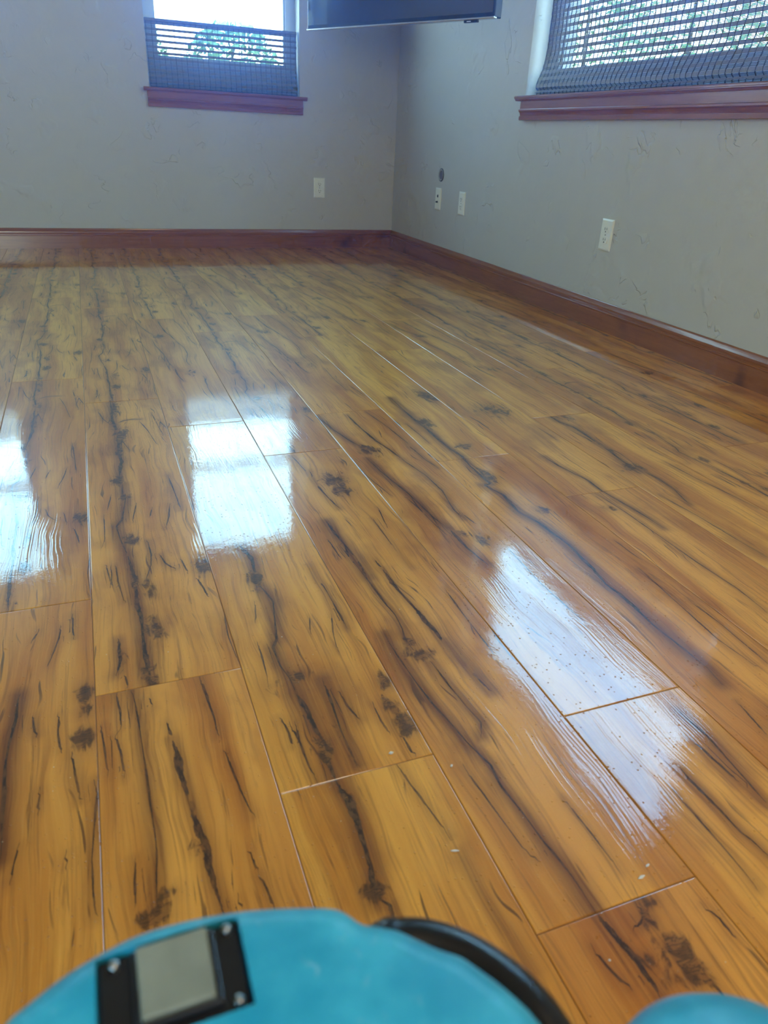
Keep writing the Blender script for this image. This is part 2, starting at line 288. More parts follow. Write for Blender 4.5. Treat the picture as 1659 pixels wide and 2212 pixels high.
# ------------------------------------------------------------------ floor: survey of splits and knots (room units)
C=[[9,1,[[-0.003,3.014],[-0.002,2.89],[-0.006,2.787],[0.004,2.699],[0.008,2.617],[0.005,2.519],[0.002,2.448],[0.008,2.387],[-0.002,2.295],[-0.009,2.217],[-0.0,2.198]]],[4,1,[[-0.0,2.198],[-0.003,2.124],[0.004,2.09],[-0.013,1.954],[-0.03,1.917],[-0.026,1.863],[-0.018,1.797],[-0.01,1.752]]],[8,1.2,[[-0.01,1.752],[-0.002,1.658],[-0.0,1.583],[-0.003,1.519],[0.002,1.457],[0.002,1.436],[0.001,1.335],[0.003,1.264],[0.005,1.218]]],[4,0.3,[[0.015,2.757],[0.038,2.777],[0.067,2.782],[0.099,2.775]]],[3,0.2,[[-0.053,2.902],[-0.037,2.808],[-0.012,2.739]]],[4,0.3,[[0.005,2.676],[0.019,2.57],[0.039,2.469]]],[3,0,[[0.093,2.751],[0.113,2.649],[0.132,2.508]]],[4,0.3,[[0.142,2.229],[0.146,2.141],[0.151,2.034],[0.153,1.972]]],[3,0.3,[[-0.04,1.703],[-0.04,1.626],[-0.03,1.528]]],[2.5,0,[[-0.064,1.71],[-0.058,1.642],[-0.057,1.605]]],[3,0.2,[[0.125,2.018],[0.115,1.939],[0.098,1.867]]],[3,0.4,[[0.046,1.81],[0.048,1.735],[0.043,1.678],[0.024,1.607]]],[3,0.3,[[0.07,1.728],[0.079,1.679],[0.098,1.645]]],[3,0,[[0.12,1.69],[0.127,1.614]]],[3.5,0,[[0.146,1.587],[0.155,1.536],[0.159,1.494]]],[5,0.5,[[-0.049,1.385],[-0.051,1.297],[-0.061,1.264]]],[3,0,[[-0.043,1.258],[-0.04,1.218]]],[2.5,0,[[0.185,1.424],[0.178,1.326],[0.184,1.228]]],[3,0,[[0.142,2.842],[0.155,2.674],[0.163,2.59]]],[3,0,[[0.159,2.76],[0.182,2.655]]],[2.5,0,[[-0.036,2.125],[-0.049,2.029]]],[2.5,0,[[-0.06,1.995],[-0.063,1.847],[-0.071,1.812]]],[2.5,0,[[0.033,2.051],[0.013,1.932]]],[2.5,0,[[0.074,2.009],[0.063,1.953]]],[9,1.1,[[0.28,1.712],[0.295,1.639],[0.291,1.599],[0.281,1.532]]],[4,1,[[0.281,1.532],[0.295,1.477],[0.304,1.432],[0.293,1.369],[0.278,1.281],[0.263,1.256],[0.264,1.195],[0.274,1.145],[0.275,1.105]]],[8,1.2,[[0.275,1.105],[0.282,1.046],[0.284,0.988],[0.292,0.952],[0.284,0.907],[0.284,0.865]]],[3.5,0.3,[[0.432,1.566],[0.433,1.502],[0.439,1.448],[0.44,1.37],[0.44,1.276]]],[3,0.3,[[0.253,1.02],[0.248,0.966],[0.248,0.911],[0.253,0.869]]],[3,0.2,[[0.23,1.04],[0.235,0.996],[0.232,0.963]]],[4,0.8,[[0.337,1.125],[0.335,1.052],[0.329,0.973],[0.33,0.884]]],[3,0.3,[[0.359,1.078],[0.361,1.034],[0.372,0.99]]],[3,0,[[0.412,1.027],[0.41,0.978],[0.414,0.937]]],[2.5,0,[[0.423,1.342],[0.404,1.265],[0.394,1.198]]],[2.5,0,[[0.236,1.282],[0.234,1.226],[0.23,1.154]]],[2.5,0,[[0.262,1.438],[0.248,1.363]]],[2.5,0,[[0.369,1.339],[0.355,1.281]]],[3,0,[[0.435,0.926],[0.437,0.872]]],[10,1.2,[[0.284,0.861],[0.291,0.82],[0.293,0.792],[0.29,0.754],[0.287,0.715],[0.285,0.678],[0.278,0.65],[0.276,0.627]]],[4,0.5,[[0.278,0.632],[0.291,0.614],[0.286,0.584]]],[3,0.2,[[0.4,0.864],[0.405,0.817],[0.416,0.748],[0.425,0.693]]],[5,0.3,[[0.428,0.659],[0.428,0.627],[0.428,0.591],[0.43,0.559],[0.433,0.528],[0.438,0.51],[0.44,0.462]]],[3,0.3,[[0.121,0.728],[0.127,0.691],[0.13,0.662]]],[4,0.2,[[0.023,1.096],[0.027,1.053]]],[9,0.5,[[0.027,1.053],[0.031,1.015],[0.032,0.969],[0.035,0.932],[0.04,0.889],[0.044,0.848],[0.05,0.815],[0.051,0.791],[0.052,0.751],[0.055,0.715],[0.059,0.68]]],[3,0.6,[[-0.032,1.205],[-0.029,1.153],[-0.027,1.1],[-0.025,1.034],[-0.023,0.973],[-0.023,0.917],[-0.021,0.858],[-0.021,0.816],[-0.027,0.761],[-0.03,0.721]]],[3,0.2,[[-0.069,1.092],[-0.062,1.038],[-0.059,0.984]]],[4,0.2,[[0.099,1.208],[0.104,1.147],[0.109,1.082],[0.107,1.031]]],[3,0.1,[[0.114,0.988],[0.119,0.94],[0.124,0.892],[0.133,0.834]]],[2.5,0,[[-0.093,1.125],[-0.09,1.067],[-0.086,0.994]]],[3,0.2,[[-0.063,1.206],[-0.058,1.153],[-0.059,1.106]]],[3,0,[[-0.002,1.172],[0.001,1.148]]],[3,0.2,[[0.042,0.908],[0.046,0.877]]],[2.5,0.2,[[-0.052,0.814],[-0.057,0.772],[-0.058,0.733]]],[3,0,[[0.115,0.769],[0.119,0.731]]],[2.5,0,[[0.085,0.702],[0.084,0.682]]],[3,0.1,[[-0.166,1.18],[-0.168,1.125],[-0.163,1.079]]],[3,0.3,[[-0.144,1.073],[-0.139,1.015],[-0.131,0.956]]],[3,0.3,[[-0.107,0.99],[-0.104,0.961],[-0.11,0.9],[-0.115,0.836],[-0.114,0.765],[-0.112,0.739]]],[5,1.2,[[-0.241,1.258],[-0.242,1.187],[-0.249,1.131],[-0.252,1.07],[-0.249,1.019],[-0.248,0.953],[-0.244,0.877]]],[3,0.3,[[-0.213,1.19],[-0.21,1.159],[-0.206,1.133]]],[2.5,0,[[-0.166,1.475],[-0.17,1.435],[-0.181,1.376],[-0.191,1.336]]],[3,0.2,[[-0.143,1.512],[-0.143,1.45],[-0.14,1.419]]],[2.5,0,[[-0.212,1.471],[-0.226,1.429]]],[2.5,0.2,[[-0.22,0.895],[-0.229,0.831]]],[2.5,0,[[-0.15,0.859],[-0.153,0.832]]],[2.5,0,[[-0.193,1.001],[-0.196,0.951]]],[3,0.2,[[-0.289,2.715],[-0.281,2.526]]],[3,0.1,[[-0.197,2.323],[-0.182,2.091]]],[4,0.3,[[-0.234,1.718],[-0.223,1.65],[-0.208,1.574]]],[2.5,0.1,[[-0.201,1.697],[-0.186,1.577]]],[3,0.2,[[-0.223,2.91],[-0.224,2.823]]],[3,0.1,[[-0.344,3.26],[-0.317,3.002],[-0.289,2.715]]],[4,0.2,[[0.605,1.539],[0.608,1.497]]],[8,0.5,[[0.608,1.497],[0.61,1.457],[0.611,1.396],[0.617,1.337],[0.623,1.294],[0.624,1.247],[0.63,1.207],[0.631,1.176],[0.637,1.139],[0.639,1.104]]],[4,0.8,[[0.639,1.104],[0.643,1.059],[0.649,1.026],[0.655,0.983]]],[4,0.6,[[0.54,1.636],[0.548,1.539],[0.556,1.427],[0.559,1.347],[0.565,1.298],[0.562,1.241],[0.553,1.201],[0.555,1.159]]],[3,0.1,[[0.677,1.596],[0.68,1.534],[0.683,1.475]]],[3.5,0.8,[[0.515,1.231],[0.514,1.16],[0.519,1.057],[0.526,0.986],[0.537,0.927],[0.546,0.865],[0.561,0.808],[0.555,0.763],[0.563,0.694],[0.566,0.636],[0.572,0.596],[0.575,0.555],[0.575,0.508]]],[3,0.7,[[0.577,1.107],[0.581,1.022],[0.587,0.961],[0.595,0.909],[0.577,0.876]]],[2.5,0.2,[[0.512,0.821],[0.515,0.785],[0.521,0.708],[0.528,0.635],[0.537,0.611]]],[2.5,0.1,[[0.646,0.699],[0.65,0.623],[0.651,0.552]]],[3,0.2,[[0.433,0.559],[0.435,0.493],[0.437,0.466]]],[2.5,0,[[0.426,0.649],[0.428,0.602],[0.431,0.548]]],[4,0.3,[[0.593,2.151],[0.587,2.089],[0.587,2.028]]],[5,0.4,[[0.587,2.089],[0.587,2.028],[0.589,1.978],[0.595,1.929],[0.605,1.854]]],[3,0.2,[[0.68,1.763],[0.679,1.674],[0.678,1.591],[0.681,1.533],[0.686,1.477]]],[6,1.2,[[0.544,1.785],[0.546,1.705],[0.553,1.642],[0.558,1.569]]],[3,0.2,[[0.517,1.683],[0.519,1.63],[0.52,1.574]]],[2.5,0,[[0.721,1.83],[0.707,1.739],[0.704,1.699]]],[2.5,0.1,[[0.716,2.523],[0.72,2.406],[0.723,2.303]]],[3,0.3,[[0.567,2.283],[0.576,2.178],[0.582,2.111]]],[3,0.1,[[0.433,1.566],[0.434,1.475]]],[5,1.5,[[0.558,1.569],[0.557,1.464]]],[7,0.4,[[0.886,2.638],[0.888,2.531],[0.895,2.429],[0.901,2.347],[0.921,2.252],[0.931,2.164]]],[3.5,0.5,[[0.931,2.164],[0.945,2.08],[0.958,2.01],[0.962,1.885],[0.939,1.751],[0.943,1.689]]],[4,0.8,[[0.761,2.652],[0.784,2.485],[0.808,2.37],[0.83,2.3],[0.832,2.238]]],[4,0.8,[[0.817,2.194],[0.822,2.079],[0.834,1.991],[0.846,1.907],[0.853,1.82],[0.856,1.73],[0.871,1.643]]],[7,0.5,[[0.874,1.642],[0.873,1.587],[0.874,1.534],[0.879,1.489],[0.888,1.431]]],[3,0.1,[[0.831,1.873],[0.839,1.788],[0.843,1.7],[0.85,1.617]]],[3,0.2,[[0.972,2.648],[0.997,2.475],[1.005,2.347],[1.017,2.227]]],[3,0.1,[[0.752,2.199],[0.766,2.051],[0.788,1.894]]],[4,0.3,[[1.004,2.294],[1.011,2.131],[1.025,2.053]]],[3,0.1,[[0.727,1.362],[0.722,1.241],[0.721,1.095]]],[6,0.7,[[0.635,1.166],[0.642,1.099],[0.653,1.028]]],[3,0.1,[[0.984,1.489],[0.977,1.305],[0.985,1.143]]],[8,1.2,[[1.137,2.795],[1.133,2.61],[1.133,2.501],[1.139,2.425],[1.138,2.3],[1.141,2.195],[1.152,2.13],[1.141,2.039],[1.142,1.982],[1.14,1.887],[1.114,1.888],[1.141,1.805],[1.127,1.682],[1.151,1.609],[1.157,1.532],[1.163,1.46],[1.152,1.333],[1.14,1.256],[1.146,1.207],[1.146,1.145],[1.14,1.079],[1.146,0.991],[1.151,0.903],[1.141,0.853]]],[4,0.3,[[1.161,2.209],[1.191,2.221],[1.234,2.223]]],[3,0.3,[[1.082,2.484],[1.087,2.367],[1.088,2.273]]],[3,0.1,[[0.954,1.72],[0.962,1.65]]],[5,0.6,[[1.445,2.048],[1.451,1.961],[1.466,1.892],[1.481,1.826],[1.477,1.737],[1.492,1.622],[1.499,1.542],[1.501,1.468]]],[7,1.1,[[1.701,2.474],[1.707,2.425],[1.708,2.357],[1.731,2.286],[1.732,2.223],[1.723,2.125],[1.722,2.031],[1.707,1.945],[1.704,1.878],[1.722,1.84]]],[4,0.6,[[1.722,1.84],[1.732,1.773],[1.726,1.684],[1.696,1.579]]],[7,1.1,[[2.007,2.524],[2.019,2.434],[2.029,2.371],[2.004,2.241],[2.03,2.17],[2.013,2.071],[2.03,2.008],[2.007,1.902],[2.018,1.828],[1.99,1.736],[1.993,1.687]]],[4,0.6,[[1.993,1.687],[2.009,1.636],[2.013,1.561]]],[3,0.5,[[1.735,3.054],[1.741,2.827],[1.742,2.663],[1.756,2.533]]],[6,1,[[2.033,3.903],[2.017,3.725],[2.032,3.594],[2.008,3.361],[1.991,3.081],[1.996,2.951],[1.993,2.83]]],[3,0.2,[[1.701,2.294],[1.709,2.129],[1.745,2.006],[1.731,1.871]]],[3,0.2,[[1.859,1.888],[1.866,1.753],[1.883,1.641],[1.898,1.495]]],[4,0.8,[[2.59,2.668],[2.604,2.52],[2.593,2.335],[2.603,2.186]]],[5,0.5,[[0.891,0.691],[0.889,0.656],[0.891,0.613],[0.892,0.58],[0.891,0.549],[0.898,0.524],[0.899,0.495]]],[4,0.3,[[0.963,0.745],[0.967,0.694],[0.97,0.629]]],[3,0.3,[[0.843,0.65],[0.842,0.581],[0.841,0.518],[0.838,0.458]]],[3,0.2,[[1.277,1.295],[1.263,1.127],[1.251,0.981],[1.262,0.875]]],[3,0.3,[[1.441,1.753],[1.455,1.617],[1.456,1.434],[1.457,1.274],[1.465,1.139],[1.455,1.033]]],[3,0.2,[[1.647,1.665],[1.664,1.503],[1.669,1.348],[1.673,1.243]]],[3,0.2,[[1.3,1.134],[1.304,1.037],[1.295,0.879]]],[3,0.2,[[1.132,0.799],[1.115,0.706]]],[4,0.5,[[0.993,0.814],[0.999,0.739],[0.99,0.654],[0.982,0.579]]],[8,0.4,[[0.576,0.504],[0.577,0.48],[0.582,0.453],[0.586,0.424],[0.587,0.387],[0.586,0.375]]],[3,0.2,[[0.642,0.5],[0.643,0.484],[0.632,0.473],[0.613,0.465]]],[3,0.1,[[0.736,0.464],[0.745,0.437],[0.743,0.406]]],[3,0.2,[[0.538,0.465],[0.543,0.429],[0.552,0.4]]],[3,0.2,[[0.665,0.386],[0.669,0.339]]]]
P1=[[9,1,[[0.099,1.803],[0.1,1.679],[0.096,1.576],[0.106,1.488],[0.11,1.406],[0.107,1.308],[0.104,1.237],[0.11,1.176],[0.1,1.084],[0.093,1.006],[0.102,0.987]]],[4,1,[[0.102,0.987],[0.099,0.913],[0.106,0.879],[0.089,0.743],[0.072,0.706],[0.076,0.652],[0.084,0.586],[0.092,0.541]]],[8,1.2,[[0.092,0.541],[0.1,0.447],[0.102,0.372],[0.099,0.308],[0.104,0.246],[0.104,0.225],[0.103,0.124],[0.105,0.053],[0.107,0.007]]],[4,0.3,[[0.117,1.546],[0.14,1.566],[0.169,1.571],[0.201,1.564]]],[3,0.2,[[0.049,1.691],[0.065,1.597],[0.09,1.528]]],[4,0.3,[[0.107,1.465],[0.121,1.359],[0.141,1.258]]],[3,0,[[0.195,1.54],[0.215,1.438],[0.234,1.297]]],[4,0.3,[[0.244,1.018],[0.248,0.93],[0.253,0.823],[0.255,0.761]]],[3,0.3,[[0.062,0.492],[0.062,0.415],[0.072,0.317]]],[2.5,0,[[0.038,0.499],[0.044,0.431],[0.045,0.394]]],[3,0.2,[[0.227,0.807],[0.217,0.728],[0.2,0.656]]],[3,0.4,[[0.148,0.599],[0.15,0.524],[0.145,0.467],[0.126,0.396]]],[3,0.3,[[0.172,0.517],[0.181,0.468],[0.2,0.434]]],[3,0,[[0.222,0.479],[0.229,0.403]]],[3.5,0,[[0.248,0.376],[0.257,0.325],[0.261,0.283]]],[5,0.5,[[0.053,0.174],[0.051,0.086],[0.041,0.053]]],[3,0,[[0.059,0.047],[0.062,0.007]]],[2.5,0,[[0.287,0.213],[0.28,0.115],[0.286,0.017]]],[3,0,[[0.244,1.631],[0.257,1.463],[0.265,1.379]]],[3,0,[[0.261,1.549],[0.284,1.444]]],[2.5,0,[[0.066,0.914],[0.053,0.818]]],[2.5,0,[[0.042,0.784],[0.039,0.636],[0.031,0.601]]],[2.5,0,[[0.135,0.84],[0.115,0.721]]],[2.5,0,[[0.176,0.798],[0.165,0.742]]]]
P2=[[7,0.4,[[0.126,1.764],[0.128,1.657],[0.135,1.555],[0.141,1.473],[0.161,1.378],[0.171,1.29]]],[3.5,0.5,[[0.171,1.29],[0.185,1.206],[0.198,1.136],[0.202,1.011],[0.179,0.877],[0.183,0.815]]],[4,0.8,[[0.001,1.778],[0.024,1.611],[0.048,1.496],[0.07,1.426],[0.072,1.364]]],[4,0.8,[[0.057,1.32],[0.062,1.205],[0.074,1.117],[0.086,1.033],[0.093,0.946],[0.096,0.856],[0.111,0.769]]],[7,0.5,[[0.114,0.768],[0.113,0.713],[0.114,0.66],[0.119,0.615],[0.128,0.557]]],[3,0.1,[[0.071,0.999],[0.079,0.914],[0.083,0.826],[0.09,0.743]]],[3,0.2,[[0.212,1.774],[0.237,1.601],[0.245,1.473],[0.257,1.353]]],[3,0.1,[[-0.008,1.325],[0.006,1.177],[0.028,1.02]]],[4,0.3,[[0.244,1.42],[0.251,1.257],[0.265,1.179]]],[3,0.1,[[-0.033,0.488],[-0.038,0.367],[-0.039,0.221]]],[6,0.7,[[-0.125,0.292],[-0.118,0.225],[-0.107,0.154]]],[3,0.1,[[0.224,0.615],[0.217,0.431],[0.225,0.269]]]]
K=[[0.008,2.928,0.018,0.08,0.8],[0.019,2.637,0.027,0.067,0.7],[0.005,2.467,0.011,0.051,0.8],[-0.012,2.227,0.017,0.031,1],[0.001,2.107,0.014,0.025,0.7],[0.003,1.828,0.017,0.026,0.9],[-0.002,1.61,0.011,0.042,0.8],[0.031,1.563,0.014,0.04,0.8],[0.167,1.641,0.018,0.038,1],[0.028,1.403,0.017,0.03,1],[0.005,1.253,0.015,0.05,0.7],[-0.061,2.917,0.01,0.021,0.6],[-0.046,1.322,0.01,0.042,0.5],[0.283,1.54,0.017,0.033,1],[0.297,1.153,0.017,0.02,0.8],[0.286,0.934,0.015,0.033,0.8],[0.458,1.076,0.015,0.023,1],[0.444,1.008,0.013,0.022,0.8],[0.451,0.951,0.018,0.024,1],[0.251,1.038,0.009,0.013,0.5],[0.322,1.011,0.015,0.037,0.5],[0.227,1.135,0.019,0.028,0.5],[0.325,0.886,0.009,0.022,0.5],[0.566,1.185,0.017,0.027,0.6],[0.565,1.139,0.027,0.021,0.8],[0.277,0.643,0.016,0.016,0.9],[0.293,0.826,0.013,0.019,0.7],[-0.02,0.738,0.02,0.016,0.7],[0.041,0.803,0.012,0.015,0.7],[-0.032,0.709,0.018,0.013,1],[-0.12,1.229,0.015,0.025,1],[-0.121,1.174,0.015,0.023,0.8],[-0.123,1.102,0.018,0.025,1],[-0.242,2.645,0.046,0.086,0.9],[0.646,2.052,0.037,0.048,0.8],[0.651,1.971,0.028,0.037,0.9],[0.849,2.258,0.033,0.04,0.8],[0.937,1.561,0.022,0.04,0.7],[0.897,1.604,0.015,0.022,0.6],[1.163,2.479,0.026,0.041,0.9],[1.162,1.945,0.022,0.048,0.9],[1.192,2.214,0.025,0.024,0.8],[1.205,1.673,0.019,0.024,0.8],[1.493,2.547,0.064,0.073,0.7],[1.425,1.628,0.036,0.023,0.6],[1.761,2.412,0.04,0.05,0.6],[2.074,2.223,0.04,0.046,0.7],[2.183,2.561,0.062,0.067,0.6],[2.373,2.289,0.085,0.059,0.6],[1.704,1.878,0.034,0.035,0.8],[1.995,1.655,0.033,0.03,0.8],[0.66,0.493,0.013,0.01,1],[0.639,0.471,0.014,0.015,0.8],[0.646,0.42,0.023,0.02,0.8],[0.602,0.421,0.013,0.013,0.8],[0.649,0.384,0.021,0.019,1],[0.613,0.389,0.013,0.013,0.7],[1.306,2.774,0.035,0.07,0.9],[0.916,4.074,0.045,0.107,0.8],[0.732,3.589,0.024,0.086,0.9],[1.48,4.327,0.05,0.103,0.7],[1.767,3.58,0.062,0.092,0.7]]
KP1=[[0.11,1.717,0.018,0.08,0.8],[0.121,1.426,0.027,0.067,0.7],[0.107,1.256,0.011,0.051,0.8],[0.09,1.016,0.017,0.031,1],[0.103,0.896,0.014,0.025,0.7],[0.105,0.617,0.017,0.026,0.9],[0.1,0.399,0.011,0.042,0.8],[0.133,0.352,0.014,0.04,0.8],[0.269,0.43,0.018,0.038,1],[0.13,0.192,0.017,0.03,1],[0.107,0.042,0.015,0.05,0.7],[0.041,1.706,0.01,0.021,0.6],[0.056,0.111,0.01,0.042,0.5]]
KP2=[[0.089,1.384,0.033,0.04,0.8],[0.177,0.687,0.022,0.04,0.7],[0.137,0.73,0.015,0.022,0.6]]

PW = 0.2871; PX0 = -0.1017; PLEN = 1.8
OFFS = {-2: .49, -1: 1.5635, 0: 1.2111, 1: .8647, 2: .5052, 3: .8736, 4: .3045, 5: 1.7364, 6: .62, 7: 1.25, 8: .15, 9: 1.5, 10: .8}
def seg_field(xs, ys, pts, half):
    """signed offset / half width to a polyline and a presence weight, on grid arrays"""
    best = np.full(xs.shape, 1e9); sgn = np.zeros(xs.shape)
    L = [0.0]
    for a, b in zip(pts, pts[1:]): L.append(L[-1] + math.hypot(b[0] - a[0], b[1] - a[1]))
    tot = max(L[-1], 1e-6); tt = np.zeros(xs.shape); endd = np.zeros(xs.shape); n_ = len(pts) - 1
    for i, (a, b) in enumerate(zip(pts, pts[1:])):
        dx, dy = b[0] - a[0], b[1] - a[1]; l2 = dx * dx + dy * dy + 1e-12
        t0 = ((xs - a[0]) * dx + (ys - a[1]) * dy) / l2
        t = np.clip(t0, 0, 1); px = a[0] + t * dx; py = a[1] + t * dy
        d = np.hypot(xs - px, ys - py); side = np.sign((xs - a[0]) * dy - (ys - a[1]) * dx)
        m = d < best; best = np.where(m, d, best); sgn = np.where(m, side, sgn); eo = (np.maximum(0, -t0) if i == 0 else 0) * math.sqrt(l2) + (np.maximum(0, t0 - 1) if i == n_ - 1 else 0) * math.sqrt(l2); endd = np.where(m, eo, endd); tt = np.where(m, (L[i] + t * (L[i + 1] - L[i])) / tot, tt)
    taper = np.clip(np.minimum(tt, 1 - tt) * 7, .25, 1) * (1 + .35 * np.sin(tt * tot * 31))
    return best * sgn, best, taper, endd
def plank_features(col, y0):
    """splits and knots for the board starting at y0, in room units"""
    x0 = PX0 + col * PW; y1 = y0 + PLEN; F = []; KN = []
    inside = lambda x, y: x0 - .002 < x < x0 + PW + .002 and y0 < y < y1
    for wmm, soft, pts in C:
        if sum(inside(*q) for q in pts) * 2 >= len(pts) or any(inside(*q) for q in pts[1:-1]): F.append((wmm, soft, pts))
    for k in K:
        if inside(k[0], k[1]): KN.append(k)
    near = (y0 < .95 and col >= -1) or (col in (0, 1, 2, -1) and y0 < 1.3) or (col in (3, 4, 5) and y0 < 2.2)
    if not near or col < -1:
        F = []; KN = []
        use1 = (col * 7 + int(y0 / PLEN + .01) * 3) % 3 != 0
        if (col, round(y0, 2)) in ((1, 2.66), (3, 2.67), (5, 1.74), (5, 3.54), (6, 2.42)): use1 = False
        if col in (0, 2, 4) : use1 = True
        src, ks = (P1, KP1) if use1 else (P2, KP2)
        for wmm, soft, pts in src: F.append((wmm * .8, soft * .3, [(x0 + a, y0 + b) for a, b in pts]))
        for k in ks: KN.append((x0 + k[0], y0 + k[1], k[2], k[3], k[4] * .8))
    return F, KN

def build_floor():
    V = []; Fc = []; UV = []; A = {k: [] for k in ('split_offset', 'split_presence', 'halo', 'knot', 'plank_seed', 'decor_seed', 'board_edge')}; nv = 0
    xlo, xhi, ylo, yhi = XL / S, XW / S, YN / S, YW / S
    for col in range(math.floor((xlo - PX0) / PW), math.ceil((xhi - PX0) / PW)):
        off = OFFS.get(col, (col * 1.13) % PLEN)
        k = math.floor((ylo - off) / PLEN)
        while off + k * PLEN < yhi:
            y0 = off + k * PLEN; k += 1
            x0 = PX0 + col * PW
            a, b = max(x0, xlo), min(x0 + PW, xhi); c, d = max(y0, ylo), min(y0 + PLEN, yhi)
            if b - a < .004 or d - c < .004: continue
            fine = -3 <= col <= 10 and d > .25
            nx = max(2, int((b - a) / .0085)) if fine else 2; ny = max(2, int((d - c) / (.013 if y0 < 3 else .022))) if fine else 2
            be = .0015
            gx = np.concatenate(([a, a + be], np.linspace(a + 2 * be, b - 2 * be, nx + 1), [b - be, b])); gy = np.concatenate(([c, c + be], np.linspace(c + 2 * be, d - 2 * be, ny + 1), [d - be, d]))
            X, Y = np.meshgrid(gx, gy); Z = np.zeros(X.shape); edge = np.zeros(X.shape)
            edge[0, :] = edge[-1, :] = 1; edge[:, 0] = edge[:, -1] = 1
            Z = np.where(edge > 0, -.0011, 0.0)
            off_ = np.full(X.shape, 3.0); pres = np.zeros(X.shape); halo = np.zeros(X.shape); kn = np.zeros(X.shape); bestn = np.full(X.shape, 1e9); second = np.full(X.shape, 1e9); ends = np.zeros(X.shape)
            if fine:
                FF, KN = plank_features(col, y0)
                for wmm, soft, pts in FF:
                    half = wmm * .5e-3 / S * .72
                    sd, ad, taper, endd = seg_field(X, Y, pts, half)
                    key = ad
                    m = key < bestn
                    second = np.where(m, bestn, np.minimum(second, key)); bestn = np.where(m, key, bestn); ends = np.where(m, endd, ends)
                    off_ = np.where(m, np.clip(sd / (half * taper), -9, 9), off_)
                    halo = np.maximum(halo, min(1, .25 + soft) * .95 * np.exp(-(ad / (.011 + .011 * soft)) ** 2))
                pres = np.clip(1.3 - bestn / .020, 0, 1) * np.clip((second - bestn) / .008, 0, 1) * np.clip(1 - ends / .008, 0, 1)
                for kx, ky, rx, ry, st in KN:
                    g = np.exp(-(((X - kx) / (rx * 1.5)) ** 2 + ((Y - ky) / (ry * 1.5)) ** 2) ** 1.0); kn = np.maximum(kn, g * st); halo = np.maximum(halo, .75 * st * np.exp(-(((X - kx) / (rx * 1.5)) ** 2 + ((Y - ky) / (ry * 1.5)) ** 2)))
            h, w = X.shape
            V.append(np.stack([X.ravel() * S, Y.ravel() * S, Z.ravel() * 1.0], 1)); UV.append(np.stack([(X - x0).ravel() * S, (Y - y0).ravel() * S], 1))
            idx = nv + np.arange(h * w).reshape(h, w)
            Fc.append(np.stack([idx[:-1, :-1].ravel(), idx[:-1, 1:].ravel(), idx[1:, 1:].ravel(), idx[1:, :-1].ravel()], 1)); nv += h * w
            seed = (math.sin(col * 12.9898 + k * 78.233) * 43758.5453) % 1
            for nme, arr in (('split_offset', off_), ('split_presence', pres), ('halo', halo), ('knot', kn), ('board_edge', edge)): A[nme].append(arr.ravel())
            A['plank_seed'].append(np.full(h * w, seed)); A['decor_seed'].append(np.full(h * w, (col * 3.7 + k * 1.9) % 40))
    V = np.concatenate(V); Fc = np.concatenate(Fc); UV = np.concatenate(UV)
    me = bpy.data.meshes.new('floor'); me.vertices.add(len(V)); me.vertices.foreach_set('co', V.ravel().astype('f'))
    me.loops.add(len(Fc) * 4); me.loops.foreach_set('vertex_index', Fc.ravel().astype('i'))
    me.polygons.add(len(Fc)); me.polygons.foreach_set('loop_start', np.arange(0, len(Fc) * 4, 4).astype('i'))
    me.update(calc_edges=True)
    me.polygons.foreach_set('use_smooth', np.ones(len(Fc), dtype=bool))
    uvl = me.uv_layers.new(name='plank'); uvl.data.foreach_set('uv', UV[Fc.ravel()].ravel().astype('f'))
    for nme, arrs in A.items():
        at = me.attributes.new(nme, 'FLOAT', 'POINT'); at.data.foreach_set('value', np.concatenate(arrs).astype('f'))
    return tag(link('floor', me, MAT_FLOOR), 'glossy golden laminate floor of long knotty planks', kind='structure')
build_floor()

# ------------------------------------------------------------------ walls, ceiling, ground
def wall(name, axis, face, out, lo, hi, openings, label):
    """axis: direction the wall runs along; openings: (a, b, z0, z1)"""
    bm = bmesh.new(); t0, t1 = (face, face + out) if out > 0 else (face + out, face)
    def bx(a, b, z0, z1):
        if b - a < 1e-4 or z1 - z0 < 1e-4: return
        box(bm, (a, t0, z0) if axis == 'x' else (t0, a, z0), (b, t1, z1) if axis == 'x' else (t1, b, z1))
    cur = lo
    for a, b, z0, z1 in sorted(openings):
        bx(cur, a, -.05, ZC + .1); bx(a, b, -.05, z0); bx(a, b, z1, ZC + .1); cur = b
    bx(cur, hi, -.05, ZC + .1)
    return tag(fin(name, bm, MAT_WALL), label, kind='structure')
wall('wall_back', 'x', YW, WT, XL - WT, XW + WT, [(*WINB, *WZ), (*WINB2, *WZ)], 'greige plaster far wall')
wall('wall_right', 'y', XW, WT, YN - WT, YW, [(*WINR, *WZ)], 'greige trowelled plaster right wall')
wall('wall_left', 'y', XL, -WT, YN - WT, YW, [(*FILL_LEFT, *WZ)], 'plaster left wall')
wall('wall_near', 'x', YN, -WT, XL, XW, [(*FILL_NEAR, -.05, 2.1)], 'plaster wall behind the viewer')
bm = bmesh.new(); box(bm, (XL - WT, YN - WT, ZC), (XW + WT, YW + WT, ZC + .1)); tag(fin('ceiling', bm, MAT_CEIL), 'off-white ceiling', kind='structure')
bm = bmesh.new(); box(bm, (XL, YN, -.06), (XW, YW, -.004)); tag(fin('trim_1', bm, MAT_CEIL), 'subfloor under the planks', kind='structure')

